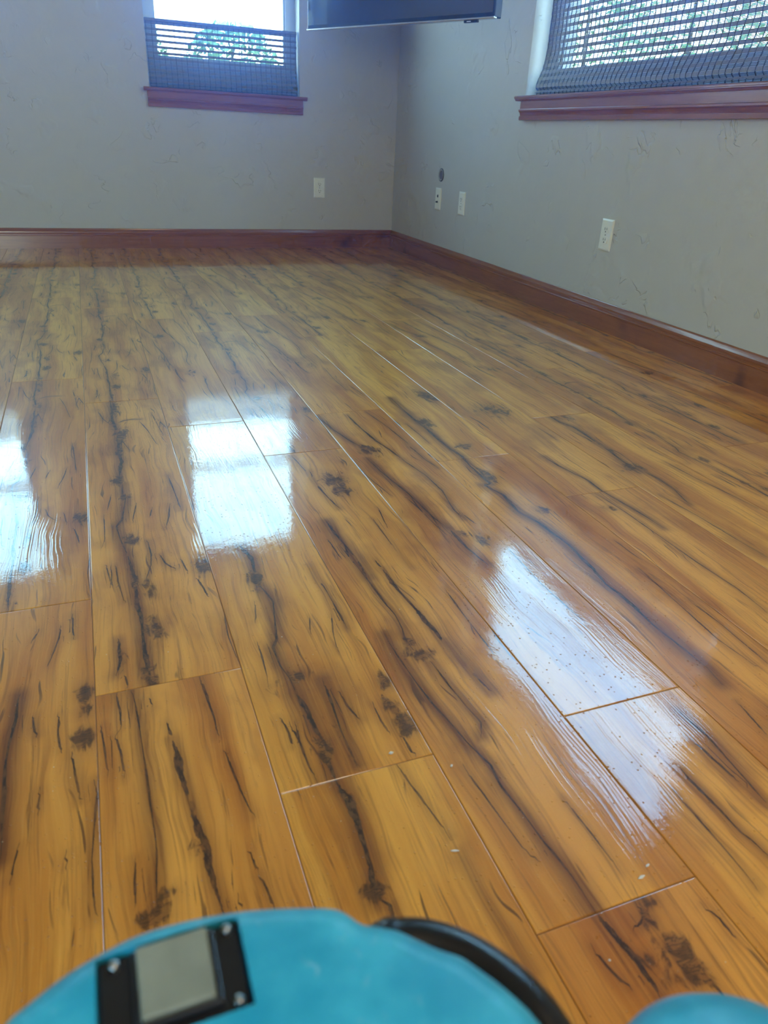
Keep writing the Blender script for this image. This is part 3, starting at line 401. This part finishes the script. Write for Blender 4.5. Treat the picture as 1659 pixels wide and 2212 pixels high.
# baseboards: flat board, bead, rounded cap
BT = .0168 * S; BH = .1676 * S
BPROF = [(0, 0), (BT, 0), (BT, .62 * BH), (BT + .0022, .645 * BH), (BT + .0022, .675 * BH), (BT - .0015, .69 * BH), (BT - .0015, .72 * BH), (BT + .0005, .78 * BH), (BT, .84 * BH), (BT - .003, .90 * BH), (BT - .005, .95 * BH), (BT - .006, .985 * BH), (BT - .0075, BH), (0, BH)]
def basebd(name, axis, face, sgn, a, b, label):
    bm = bmesh.new(); prism(bm, [(face - sgn * d, z) for d, z in BPROF], axis, a, b)
    return tag(fin(name, bm, MAT_WOOD), label, kind='structure')
basebd('baseboard_back', 'x', YW, 1, XL, XW, 'reddish brown wooden baseboard on the far wall')
basebd('baseboard_right', 'y', XW, 1, YN, YW, 'reddish brown wooden baseboard on the right wall')
basebd('baseboard_left', 'y', XL, -1, YN, YW, 'reddish brown wooden baseboard on the left wall')

# added blue scatter volume, imitates the lens glare spreading from the windows
hz = bpy.data.materials.new('glare_volume'); hz.use_nodes = True; hn = hz.node_tree.nodes; hn.clear()
vs_ = hn.new('ShaderNodeVolumeScatter'); vs_.inputs['Color'].default_value = (.045, .26, 1.0, 1); vs_.inputs['Density'].default_value = .050; vs_.inputs['Anisotropy'].default_value = .83
ho = hn.new('ShaderNodeOutputMaterial'); hz.node_tree.links.new(vs_.outputs[0], ho.inputs['Volume'])
q = .25 * S; bm = bmesh.new(); box(bm, (XL - q, YN - q, -.03), (XW + q, YW + q, ZC + .05)); tag(fin('glare_veil', bm, hz), 'added blue volume imitating lens glare round the windows', kind='stuff')

# ------------------------------------------------------------------ windows
GD = .19 * S
def glass_mat():
    t = NT('window_glass'); t.n.remove(t.bsdf)
    tr = t.new('ShaderNodeBsdfTransparent'); tr.inputs[0].default_value = (.95, .98, .98, 1); gl = t.new('ShaderNodeBsdfGlossy'); gl.inputs['Roughness'].default_value = .02
    lw = t.new('ShaderNodeLayerWeight'); mx = t.new('ShaderNodeMixShader')
    fr = t.math('ADD', .03, t.math('MULTIPLY', t.math('POWER', lw.outputs['Facing'], 5.0), .9))
    t.l.new(fr, mx.inputs[0]); t.l.new(tr.outputs[0], mx.inputs[1]); t.l.new(gl.outputs[0], mx.inputs[2]); t.l.new(mx.outputs[0], t.out.inputs[0]); return t.m
MAT_GLASS = glass_mat()
def P3(axis, face, along, depth, z):
    return (along, face + depth, z) if axis == 'x' else (face + depth, along, z)
def wbox(bm, axis, face, a, b, d0, d1, z0, z1):
    p, q = P3(axis, face, a, d0, z0), P3(axis, face, b, d1, z1)
    box(bm, tuple(map(min, p, q)), tuple(map(max, p, q)))
def window(name, axis, face, op, glass, rail, label):
    a, b = op; z0, z1 = WZ; ga, gb, g0, g1 = glass
    bm = bmesh.new(); d0, d1 = GD - .02, GD + .03
    for r in ((a, ga, z0, z1), (gb, b, z0, z1), (ga, gb, z0, g0), (ga, gb, g1, z1)): wbox(bm, axis, face, r[0], r[1], d0, d1, r[2], r[3])
    # inner stepped stop round the glass
    s = .012
    for r in ((ga, ga + s, g0, g1), (gb - s, gb, g0, g1), (ga, gb, g0, g0 + s), (ga, gb, g1 - s, g1)): wbox(bm, axis, face, r[0], r[1], GD - .006, GD + .02, r[2], r[3])
    if rail: wbox(bm, axis, face, ga, gb, GD - .012, GD + .02, rail - .030, rail + .030)
    o = tag(fin(name, bm, MAT_VINYL), label, kind='structure')
    bm = bmesh.new(); wbox(bm, axis, face, ga, gb, GD + .004, GD + .008, g0, g1); fin('pane', bm, MAT_GLASS, o)
    return o
window('window_1', 'x', YW, WINB, (.733 * S, 1.872 * S, 1.53 * S, 3.41 * S), 2.36 * S, 'white framed sash window in the far wall beside the corner')
window('window_2', 'x', YW, WINB2, (-2.02 * S, -.885 * S, 1.53 * S, 3.41 * S), 2.36 * S, 'second sash window further left in the far wall')
window('window_3', 'y', XW, WINR, (2.40 * S, 4.89 * S, 1.45 * S, 3.40 * S), None, 'wide window in the right wall')

# sills with stool and moulded apron
def sill(axis, face, a, b, aa, ab, label):
    root = empty('window_sill', P3(axis, face, (a + b) / 2, 0, 1.155 * S))
    def add(name, prof, a, b, bev=0):
        bm = bmesh.new(); prism(bm, [(face + d, z) for d, z in prof], axis, a, b)
        o = fin(name, bm, MAT_WOOD, bevel=bev); o.parent = root; o.matrix_parent_inverse = Matrix.Translation(root.location).inverted(); return o
    zt = 1.30 * S; th = .030 * S
    add('stool', [(GD - .02, zt), (-.030, zt), (-.034, zt - .004), (-.034, zt - .008), (-.031, zt - .009), (-.031, zt - .012), (-.027, zt - .015), (-.024, zt - th), (GD - .02, zt - th)], a, b)
    z = zt - th; h = z - 1.155 * S
    add('apron', [(0, z), (-.018, z), (-.018, z - .42 * h), (-.020, z - .43 * h), (-.025, z - .46 * h), (-.025, z - .54 * h), (-.019, z - .60 * h), (-.015, z - .72 * h), (-.014, z - .79 * h), (-.019, z - .80 * h), (-.019, z - .99 * h), (-.017, z - h), (0, z - h)], aa, ab)
    return tag(root, label, 'window sill')
sill('x', YW, .589 * S, 2.016 * S, .616 * S, 1.979 * S, 'reddish wooden sill with moulded apron under the far wall window')
sill('y', XW, 2.24 * S, 5.061 * S, 2.27 * S, 5.004 * S, 'long reddish wooden sill with moulded apron under the right wall window')
sill('x', YW, -2.17 * S, -.735 * S, -2.14 * S, -.765 * S, 'wooden sill under the second far wall window')

# ------------------------------------------------------------------ woven shades
def shade(axis, face, a, b, ztop, label, d_top, curl=1.0, wav=0.0, zbot=1.302 * S):
    root = empty('woven_window_shade', P3(axis, face, (a + b) / 2, d_top, zbot)); inv = Matrix.Translation(root.location).inverted()
    def fin_(name, bm, mat, bev=0):
        o = fin(name, bm, mat, bevel=bev); o.parent = root; o.matrix_parent_inverse = inv; return o
    # the cloth runs down, bellies toward the room and gathers in folds on the sill
    key = [(ztop, 0), (1.62 * S, 0), (1.52 * S, -.004 * curl), (1.46 * S, -.012 * curl), (1.41 * S, -.024 * curl), (1.37 * S, -.034 * curl), (1.345 * S, -.036 * curl), (1.325 * S, -.022 * curl), (1.318 * S, -.036 * curl), (1.306 * S, -.030 * curl)]
    path = smooth_path([(0, d, z) for z, d in key], 14)
    L = [0.0]
    for p, q in zip(path, path[1:]): L.append(L[-1] + (q - p).length)
    def at(s):
        s = min(max(s, 0), L[-1] - 1e-6); i = int(np.searchsorted(L, s, side='right') - 1); i = min(i, len(path) - 2)
        t = (s - L[i]) / max(1e-9, L[i + 1] - L[i]); p = path[i].lerp(path[i + 1], t); return p.y, p.z
    nseg = 14 if wav else 1
    def ed(x, zz):  # shade edges are a little ragged
        return wav * .006 * math.sin(zz * 37 + x * 3)
    def strip(bm, s0, s1, th):
        r0 = at(s0); r1 = at(s1); ja = random.uniform(-.0015, .0015); jb = random.uniform(-.0015, .0015)
        prev = None
        for i in range(nseg + 1):
            x = a + ja + (b + jb - a - ja) * i / nseg
            if i == 0: x += ed(x, r0[1])
            sag = wav * .002 * math.sin(x * 5.3 + r0[1] * 11)
            vs = [bm.verts.new(P3(axis, face, x, d_top + r0[0] + dd, r0[1] + sag)) for dd in (0, th)] + [bm.verts.new(P3(axis, face, x, d_top + r1[0] + dd, r1[1] + sag)) for dd in (th, 0)]
            if prev:
                for k in range(4): bm.faces.new((prev[k], prev[(k + 1) % 4], vs[(k + 1) % 4], vs[k]))
            else: bm.faces.new(vs)
            prev = vs
        bm.faces.new(prev[::-1])
    slat = bmesh.new(); reed = bmesh.new(); pitch = .0425 * S; s = .016
    while s < L[-1] - .006:
        strip(slat, s, s + pitch * .50, .0014)
        for k in range(3):
            q = s + pitch * (.575 + .145 * k); strip(reed, q, q + .0022, .0014)
        s += pitch
    fin_('flat_slats', slat, MAT_SLAT); fin_('thin_reeds', reed, MAT_REED)
    # vertical weaving threads following the same belly
    th = bmesh.new(); n = int((b - a) / (.045 * S)); N = 34
    for i in range(n + 1):
        x = a + .006 + (b - a - .012) * i / n; wd = .0011 if i % 2 else .0007; prev = None
        for k in range(N + 1):
            r = at(L[-1] * k / N); xx = x + wav * .0025 * math.sin(k * .9 + i)
            vs = [th.verts.new(P3(axis, face, xx + e, d_top + r[0] + dd, r[1])) for e, dd in ((-wd, -.0012), (wd, -.0012), (wd, .0026), (-wd, .0026))]
            if prev:
                for j in range(4): th.faces.new((prev[j], prev[(j + 1) % 4], vs[(j + 1) % 4], vs[j]))
            prev = vs
    fin_('weaving_threads', th, MAT_CORD)
    bm = bmesh.new(); wbox(bm, axis, face, a, b, d_top - .008, d_top + .012, ztop - .016, ztop); fin_('top_rail', bm, MAT_SLAT, .002)
    bm = bmesh.new(); wbox(bm, axis, face, a + .002, b - .002, d_top - .002, d_top + .022, 3.44 * S, 3.489 * S); fin_('head_rail', bm, MAT_SLAT, .002)
    for fr in (.22, .83) if b - a < 1 else (.12, .38, .64, .88):
        x = a + (b - a) * fr; bm = bmesh.new()
        tube(bm, [P3(axis, face, x, d_top + .006, 3.45 * S), P3(axis, face, x, d_top + .006, ztop + .001)], .0009, 6); fin_('lift_cord', bm, MAT_CORD)
    bm = bmesh.new(); wbox(bm, axis, face, a + .004, b - .004, d_top - .022 * curl, d_top - .008, zbot + .0005, zbot + .008); fin_('bottom_bar', bm, MAT_SLAT, .002)
    return tag(root, label, 'window shade', 'woven reed window shades')
shade('x', YW, .649 * S, 1.945 * S, 1.803 * S, 'dark woven reed shade lowered in the smaller far wall window', .045, .7)
shade('x', YW, -2.10 * S, -.805 * S, 1.803 * S, 'woven reed shade in the second far wall window', .045, .7)
shade('y', XW, 2.33 * S, 4.915 * S, 2.02 * S, 'wide woven reed shade gathered on the right wall window sill', .050, 1.0, 1.0)

# ------------------------------------------------------------------ fixture of the added warm fill lamp, out of view
root = empty('added_fill_lamp', (.7, -.7, ZC)); bm = bmesh.new(); lathe(bm, [(.2, 0), (.2, -.02), (.19, -.03), (.05, -.03)], 40); fin('fill_base', bm, MAT_SILVER, root)
t = NT('fill_diffuser'); t.bsdf.inputs['Emission Color'].default_value = (1, .88, .72, 1); t.bsdf.inputs['Emission Strength'].default_value = 4
bm = bmesh.new(); lathe(bm, [(.18, -.03), (.17, -.045), (.12, -.058), (.02, -.062)], 40); fin('fill_shade', bm, t.m, root, True)
tag(root, 'added unseen round fill lamp above and behind the viewer', 'ceiling lamp')

# ------------------------------------------------------------------ wall plates
def plate_base(root, w, h, mat=MAT_PLATE):
    bm = bmesh.new(); t = .0065; b = .006
    o = [(-w / 2, -h / 2), (w / 2, -h / 2), (w / 2, h / 2), (-w / 2, h / 2)]
    A = [bm.verts.new((x, 0, z)) for x, z in o]; Bv = [bm.verts.new((x, -t * .55, z)) for x, z in o]
    Cv = [bm.verts.new((x - math.copysign(b, x), -t, z - math.copysign(b, z))) for x, z in o]
    for p, q in ((A, Bv), (Bv, Cv)):
        for i in range(4): bm.faces.new((p[i], p[(i + 1) % 4], q[(i + 1) % 4], q[i]))
    bm.faces.new(A); bm.faces.new(Cv); return fin('plate', bm, mat, root)
def outlet(loc, rotz, label):
    root = empty('power_outlet', loc, (0, 0, rotz)); w, h = .0735, .1165
    plate_base(root, w, h)
    for zc in (.0195, -.0195):
        bm = bmesh.new(); pts = []
        for k in range(28):
            a = 2 * math.pi * k / 28; x = .0175 * math.cos(a); z = .0175 * math.sin(a); pts.append((x, max(-.0140, min(.0140, z)) + zc))
        prism(bm, pts, 'y', -.0088, -.006); rc = fin('receptacle', bm, MAT_PLATE, root, bevel=.0006)
        for (sx, ww, hh) in ((-.0063, .0022, .009), (.0063, .0022, .0075)):
            bm = bmesh.new(); box(bm, (sx - ww / 2, -.0092, zc + .003 - hh / 2), (sx + ww / 2, -.0082, zc + .003 + hh / 2)); fin('slot', bm, MAT_SLOT, rc)
        bm = bmesh.new(); lathe(bm, [(.0027, -.0092), (.0027, -.0085)], 12, 'y', (0, 0, zc - .0075)); fin('ground_hole', bm, MAT_SLOT, rc)
    bm = bmesh.new(); lathe(bm, [(.0032, -.0075), (.0026, -.0069), (.0032, -.0062)], 12, 'y'); fin('screw', bm, MAT_CHROME, root)
    return tag(root, label, 'power outlet', 'ivory wall plates')
outlet((2.143 * S, YW, .547 * S), 0, 'ivory duplex power outlet on the far wall left of the corner')
outlet((XW, 5.817 * S, .552 * S), -math.pi / 2, 'ivory duplex power outlet beside the jack plate on the right wall')
outlet((XW, 3.848 * S, .545 * S), -math.pi / 2, 'ivory duplex power outlet nearest the viewer, under the wide window')
root = empty('jack_plate', (XW, 6.285 * S, .550 * S), (0, 0, -math.pi / 2)); plate_base(root, .0735, .1165)
bm = bmesh.new(); pts = [(.0078 * math.cos(2 * math.pi * k / 18), .0078 * math.sin(2 * math.pi * k / 18) + .015) for k in range(18)]; prism(bm, pts, 'y', -.0075, -.006); fin('phone_jack', bm, MAT_SLOT, root)
bm = bmesh.new(); lathe(bm, [(.0055, -.006), (.0055, -.009), (.0038, -.009), (.0038, -.017), (.001, -.017)], 14, 'y', (0, 0, -.016)); fin('coax_connector', bm, MAT_SLOT, root)
for zz in (.042, -.042):
    bm = bmesh.new(); lathe(bm, [(.003, -.0062), (.003, -.0072), (.002, -.0074)], 12, 'y', (0, 0, zz)); fin('screw', bm, MAT_PLATE, root)
tag(root, 'ivory jack plate with two dark sockets, closest to the corner on the right wall', 'wall plate')

# round cable pass-through above the jack plate
root = empty('cable_grommet', (XW, 6.263 * S, .742 * S), (0, 0, -math.pi / 2))
bm = bmesh.new(); lathe(bm, [(.0345, 0), (.0345, -.002), (.0325, -.003), (.0300, -.002), (.0300, 0)], 40, 'y'); fin('rim', bm, simple('grommet_dark', (.035, .035, .04), .5), root, True)
bm = bmesh.new(); lathe(bm, [(.0300, 0), (.0300, -.0035), (.0268, -.0035), (.0235, -.0008), (.0235, 0)], 40, 'y'); fin('sleeve', bm, simple('grommet_sleeve', (.38, .37, .34), .45), root, True)
bm = bmesh.new(); lathe(bm, [(.0235, 0), (.0235, -.0008), (.001, -.0006)], 40, 'y'); fin('insert', bm, simple('grommet_insert', (.16, .125, .105), .7, noise_amt=.3), root)
tag(root, 'round brown cable pass-through with pale rim above the jack plate', 'cable grommet')

# ------------------------------------------------------------------ television on an arm in the corner
TA = Vector((1.752, 6.358, 1.699)) * S; TB = Vector((2.552, 4.862, 1.699)) * S
tw = (TB - TA).length; ang = math.atan2(TB.y - TA.y, TB.x - TA.x)
root = empty('television', (TA + TB) / 2, (0, 0, ang)); th = tw * .565
def tvp(name, a, b, mat, bev=.002):
    bm = bmesh.new(); box(bm, a, b); return fin(name, bm, mat, root, bevel=bev)
def tv_screen_mat():
    t = NT('tv_screen'); t.bsdf.inputs['Base Color'].default_value = (.012, .014, .018, 1); t.bsdf.inputs['Roughness'].default_value = .10; t.bsdf.inputs['Specular IOR Level'].default_value = 1.0; t.bsdf.inputs['Coat Weight'].default_value = 1.0; t.bsdf.inputs['Coat IOR'].default_value = 1.7; return t.m
# local +x runs toward the viewer's right, local -y faces the room
tvp('housing', (-tw / 2, -.004, .004), (tw / 2, .045, th), MAT_BLACK, .004)
tvp('screen', (-tw / 2 + .011, -.0065, .022), (tw / 2 - .011, -.0042, th - .011), tv_screen_mat(), 0)
tvp('bottom_trim', (-tw / 2, -.010, 0), (tw / 2, .012, .008), MAT_SILVER, .002)
tvp('sensor', (tw / 2 - .155, -.008, -.010), (tw / 2 - .085, .006, 0), MAT_BLACK, .002)
sn = tvp('logo', (tw / 2 - .138, -.0095, -.007), (tw / 2 - .118, -.008, -.004), simple('emblem_white', (.8, .85, .9), .3), 0)
bm = bmesh.new(); tube(bm, [(0, .045, th * .5), (0, .12, th * .5), (-.05, .30, th * .5)], .022, 10); fin('mount_arm', bm, MAT_BLACK, root, True)
tvp('mount_plate', (-.15, .045, th * .5 - .12), (.15, .058, th * .5 + .12), MAT_BLACK)
tag(root, 'flat black television angled out from the room corner', 'television')

# ------------------------------------------------------------------ crumbs of debris on the floor
MAT_CRUMB = simple('plaster_crumb', (.78, .76, .72), .6, noise_amt=.15, scale=400)
def crumb(x, y, r, sq, rot, label):
    bm = bmesh.new(); bmesh.ops.create_icosphere(bm, subdivisions=2, radius=1)
    for v in bm.verts:
        n = 1 + .25 * math.sin(v.co.x * 5 + x * 40) * math.cos(v.co.y * 4 + y * 30); v.co = Vector((v.co.x * r * sq * n, v.co.y * r * n, max(v.co.z, -.75) * r * .7 * n))
    o = fin('plaster_crumb', bm, MAT_CRUMB, smooth=True); o.location = (x * S, y * S, r * .52); o.rotation_euler = (0, 0, rot)
    return tag(o, label, 'crumb', 'white crumbs on the floor')
crumb(.399, .890, .0021, 1.3, .3, 'largest white crumb, just beyond a plank end joint')
crumb(.421, .667, .0012, 4.0, -.3, 'thin curled white sliver left of the long plank seam')
crumb(.492, .828, .0013, 1.8, .9, 'white crumb lying on the long plank seam')
crumb(.677, .531, .0016, 3.0, .1, 'flat white sliver just below the window reflection tip')
crumb(.7, .545, .0012, 2.4, .3, 'small white sliver beside the flat one below the reflection')
crumb(.55, .44, .0010, 1.2, 0, 'tiny white crumb on the board in front of the tall knot')

# ------------------------------------------------------------------ teal floor machine in front of the viewer
def teal_mat():
    t = NT('teal_moulded_plastic'); tcn = t.new('ShaderNodeTexCoord'); p = tcn.outputs['Object']
    n = t.noise(p, 26, 4, .6); sc_ = t.noise(p, 75, 5, .7, 1.0)
    c = t.mix(t.ss(n, .35, .7), (.012, .33, .49), (.045, .47, .63)); c = t.mix(t.math('MULTIPLY', t.ss(sc_, .58, .74), .5), c, (.30, .62, .72))
    t.l.new(c, t.bsdf.inputs['Base Color']); t.bsdf.inputs['Roughness'].default_value = .42; t.bsdf.inputs['Specular IOR Level'].default_value = .5
    t.l.new(t.bump(t.noise(p, 320, 3), .3, .0006), t.bsdf.inputs['Normal']); return t.m
MAT_TEAL = teal_mat()
root = empty('floor_machine', (.03, .05, 0)); INV = Matrix.Translation(root.location).inverted()
def mp(o): o.parent = root; o.matrix_parent_inverse = INV; return o
front = [(-.0661, .1914), (-.0598, .1948), (-.0517, .1992), (-.0431, .2029), (-.0315, .2065), (-.0176, .2092), (-.0004, .2092), (.0172, .2072), (.0329, .2040), (.0486, .1995), (.0602, .1955), (.0672, .1918), (.0716, .1873), (.0748, .1826), (.0790, .1803), (.0877, .1753), (.0947, .1686), (.1015, .1618), (.1094, .1555), (.1156, .1465), (.1202, .1391), (.1242, .1311), (.1271, .1234)]
back = [(.131, .105), (.133, .07), (.130, .02), (.115, -.03), (.08, -.075), (.03, -.095), (-.03, -.092), (-.08, -.06), (-.112, 0), (-.122, .06), (-.112, .115), (-.092, .158), (-.078, .179)]
out = [Vector((x, y, 0)) for x, y in front + back]
out = [Vector((p.x, p.y, 0)) for p in smooth_path([*out, out[0]], 3)[:-1]]
cen = Vector((.012, .06, 0))
def ring_off(d):
    r = []; n = len(out)
    for i, p in enumerate(out):
        t = (out[(i + 2) % n] - out[i - 2]).normalized(); nn = Vector((t.y, -t.x, 0)); nn = nn if nn.dot(p - cen) > 0 else -nn
        r.append(p + nn * d)
    return r
bm = bmesh.new(); rings = []
for d, z in ((.020, .02), (.020, .06), (.014, .14), (.006, .26), (.002, .32), (0, .348), (-.0015, .358), (-.005, .365), (-.010, .369), (-.016, .371)):
    rings.append([bm.verts.new((p.x, p.y, z)) for p in ring_off(d)])
for f, z in ((.6, .3725), (.3, .374)):
    rings.append([bm.verts.new((cen.x + (p.x - cen.x) * f, cen.y + (p.y - cen.y) * f, z)) for p in ring_off(-.016)])
n = len(out)
for a, b in zip(rings, rings[1:]):
    for k in range(n): bm.faces.new((a[k], a[(k + 1) % n], b[(k + 1) % n], b[k]))
bm.faces.new(rings[0][::-1]); c = bm.verts.new((cen.x, cen.y, .3745))
for k in range(n): bm.faces.new((rings[-1][k], rings[-1][(k + 1) % n], c))
body = mp(fin('moulded_body', bm, MAT_TEAL, smooth=True))
# recess for the switch plate
cut = bmesh.new(); box(cut, (-.0335, .1585, .3615), (.0225, .1972, .40)); cme = bpy.data.meshes.new('cut'); bmesh.ops.recalc_face_normals(cut, faces=cut.faces); cut.to_mesh(cme); cut.free()
cob = bpy.data.objects.new('cut', cme); COL.objects.link(cob)
md = body.modifiers.new('recess', 'BOOLEAN'); md.operation = 'DIFFERENCE'; md.object = cob; md.solver = 'EXACT'
bpy.context.view_layer.update(); dg = bpy.context.evaluated_depsgraph_get(); nm = bpy.data.meshes.new_from_object(body.evaluated_get(dg)); body.modifiers.clear(); body.data = nm; bpy.data.objects.remove(cob)
for p in body.data.polygons: p.use_smooth = True
bm = bmesh.new(); bm.from_mesh(body.data)
for e in bm.edges:
    if len(e.link_faces) == 2 and e.calc_face_angle(0) > math.radians(38): e.smooth = False
bm.to_mesh(body.data); bm.free()
# switch plate, rocker, screws
bm = bmesh.new(); box(bm, (-.0330, .1590, .3618), (.0220, .1967, .3665)); pl = mp(fin('switch_plate', bm, MAT_BLACK, bevel=.0012))
bm = bmesh.new()
for a, b in (((-.0205, .1640), (-.0183, .1930)), ((.0098, .1640), (.0120, .1930)), ((-.0205, .1915), (.0120, .1938)), ((-.0205, .1635), (.0120, .1655))): box(bm, (*a, .3664), (*b, .3715))
mp(fin('switch_bezel', bm, MAT_BLACK, bevel=.0008))
bm = bmesh.new(); prism(bm, [(.1662, .366), (.1662, .3722), (.178, .3740), (.1912, .3775), (.1912, .366)], 'x', -.0180, .0094)
mp(fin('rocker_switch', bm, simple('grey_green_rocker', (.23, .25, .20), .30, noise_amt=.25, scale=60), bevel=.0012))
for x, y in ((-.0268, .1930), (.0172, .1935), (.0172, .1640), (-.0275, .1640)):
    bm = bmesh.new(); lathe(bm, [(.0024, .3664), (.0024, .3675), (.0018, .3688), (.0008, .3692)], 16, 'z', (x, y, 0)); mp(fin('screw', bm, MAT_CHROME, smooth=True))
# black hose hugging the right side
hp = [(.070, .165, .325), (.0849, .1845, .332), (.0934, .1842, .332), (.1025, .1810, .332), (.1128, .1742, .332), (.1224, .1645, .332), (.1297, .1537, .332), (.1351, .142, .332), (.1385, .130, .331), (.141, .11, .326), (.143, .07, .30), (.140, .02, .24), (.125, -.02, .17), (.10, -.04, .12)]
bm = bmesh.new(); tube(bm, smooth_path(hp, 5), .0105, 20); mp(fin('black_hose', bm, MAT_RUBBER, smooth=True))
# rounded teal cap of the motor cover on the right
bm = bmesh.new(); lathe(bm, [(.055, .18), (.055, .30), (.054, .340), (.0515, .353), (.046, .363), (.036, .370), (.020, .3745), (.002, .376)], 64, 'z', (.1795, .0640, 0)); mp(fin('motor_cap', bm, MAT_TEAL, smooth=True))
bm = bmesh.new(); box(bm, (.09, .03, .16), (.18, .10, .22)); mp(fin('motor_bracket', bm, MAT_BLACK, bevel=.006))
bm = bmesh.new(); lathe(bm, [(.052, .0), (.056, .02), (.056, .16), (.055, .18)], 40, 'z', (.1805, .0640, 0)); mp(fin('motor_housing', bm, MAT_BLACK, smooth=True))
tag(root, 'scuffed teal plastic floor machine with grey rocker switch, close in front of the viewer', 'floor machine')

# ------------------------------------------------------------------ outside
t = NT('lawn'); pos = t.new('ShaderNodeNewGeometry').outputs['Position']; g = t.noise(pos, 3, 5); t.l.new(t.mix(g, (.10, .17, .04), (.25, .30, .10)), t.bsdf.inputs['Base Color']); t.bsdf.inputs['Roughness'].default_value = .9
bm = bmesh.new(); box(bm, (-30, -30, -.5), (30, 30, -.35)); tag(fin('ground', bm, t.m), 'lawn outside the windows', kind='structure')
MAT_LEAF = simple('hedge_leaves', (.20, .32, .09), .6, noise_amt=.6, scale=30); MAT_BARK = simple('bark', (.12, .08, .05), .9)
def shrub(x, y, h, r, label):
    root = empty('garden_shrub', (x, y, -.35)); bm = bmesh.new()
    for i in range(2600):
        a = random.uniform(0, 2 * math.pi); q = math.sqrt(random.random()) ; z = random.uniform(.12, 1); rr = r * (1 - (2 * z - 1) ** 4 * .6) * (.35 + .65 * q)
        p = Vector((rr * math.cos(a), rr * math.sin(a), z * h)); s = random.uniform(.03, .065)
        d1 = Vector((random.gauss(0, 1), random.gauss(0, 1), random.gauss(0, 1))).normalized(); d2 = d1.orthogonal().normalized()
        vs = [bm.verts.new(p + d1 * s), bm.verts.new(p + d2 * s * .5), bm.verts.new(p - d1 * s), bm.verts.new(p - d2 * s * .5)]; bm.faces.new(vs)
    me = bpy.data.meshes.new('foliage'); bm.to_mesh(me); bm.free(); link('foliage', me, MAT_LEAF, root)
    bm = bmesh.new(); tube(bm, [(0, 0, 0), (.03, 0, h * .5), (0, .02, h * .9)], [.05, .04, .015], 8); fin('stem', bm, MAT_BARK, root)
    return tag(root, label, 'shrub', 'shrubs in the garden outside the windows')
SHR = ((-1.8, 9.8, 2.0, .62, 'green shrub beyond the second far wall window'), (.55, 9.8, 2.12, .61, 'green shrub behind the left part of the far wall window shade'),
       (1.8, 9.8, 2.08, .61, 'green shrub behind the middle of the far wall window shade'), (3.05, 9.8, 2.12, .61, 'green shrub behind the right edge of the far wall window shade'),
       (6.2, 3.6, 2.7, .95, 'green shrub outside the wide window, nearest the viewer'), (6.2, 5.55, 2.8, .95, 'green shrub behind the right part of the wide shade'),
       (6.3, 7.5, 2.9, .95, 'green shrub behind the middle of the wide shade'), (6.3, 9.45, 3.0, .95, 'green shrub behind the left end of the wide shade'))
for x, y, h, r, lab in SHR:
    shrub(x, y, h, r, lab)
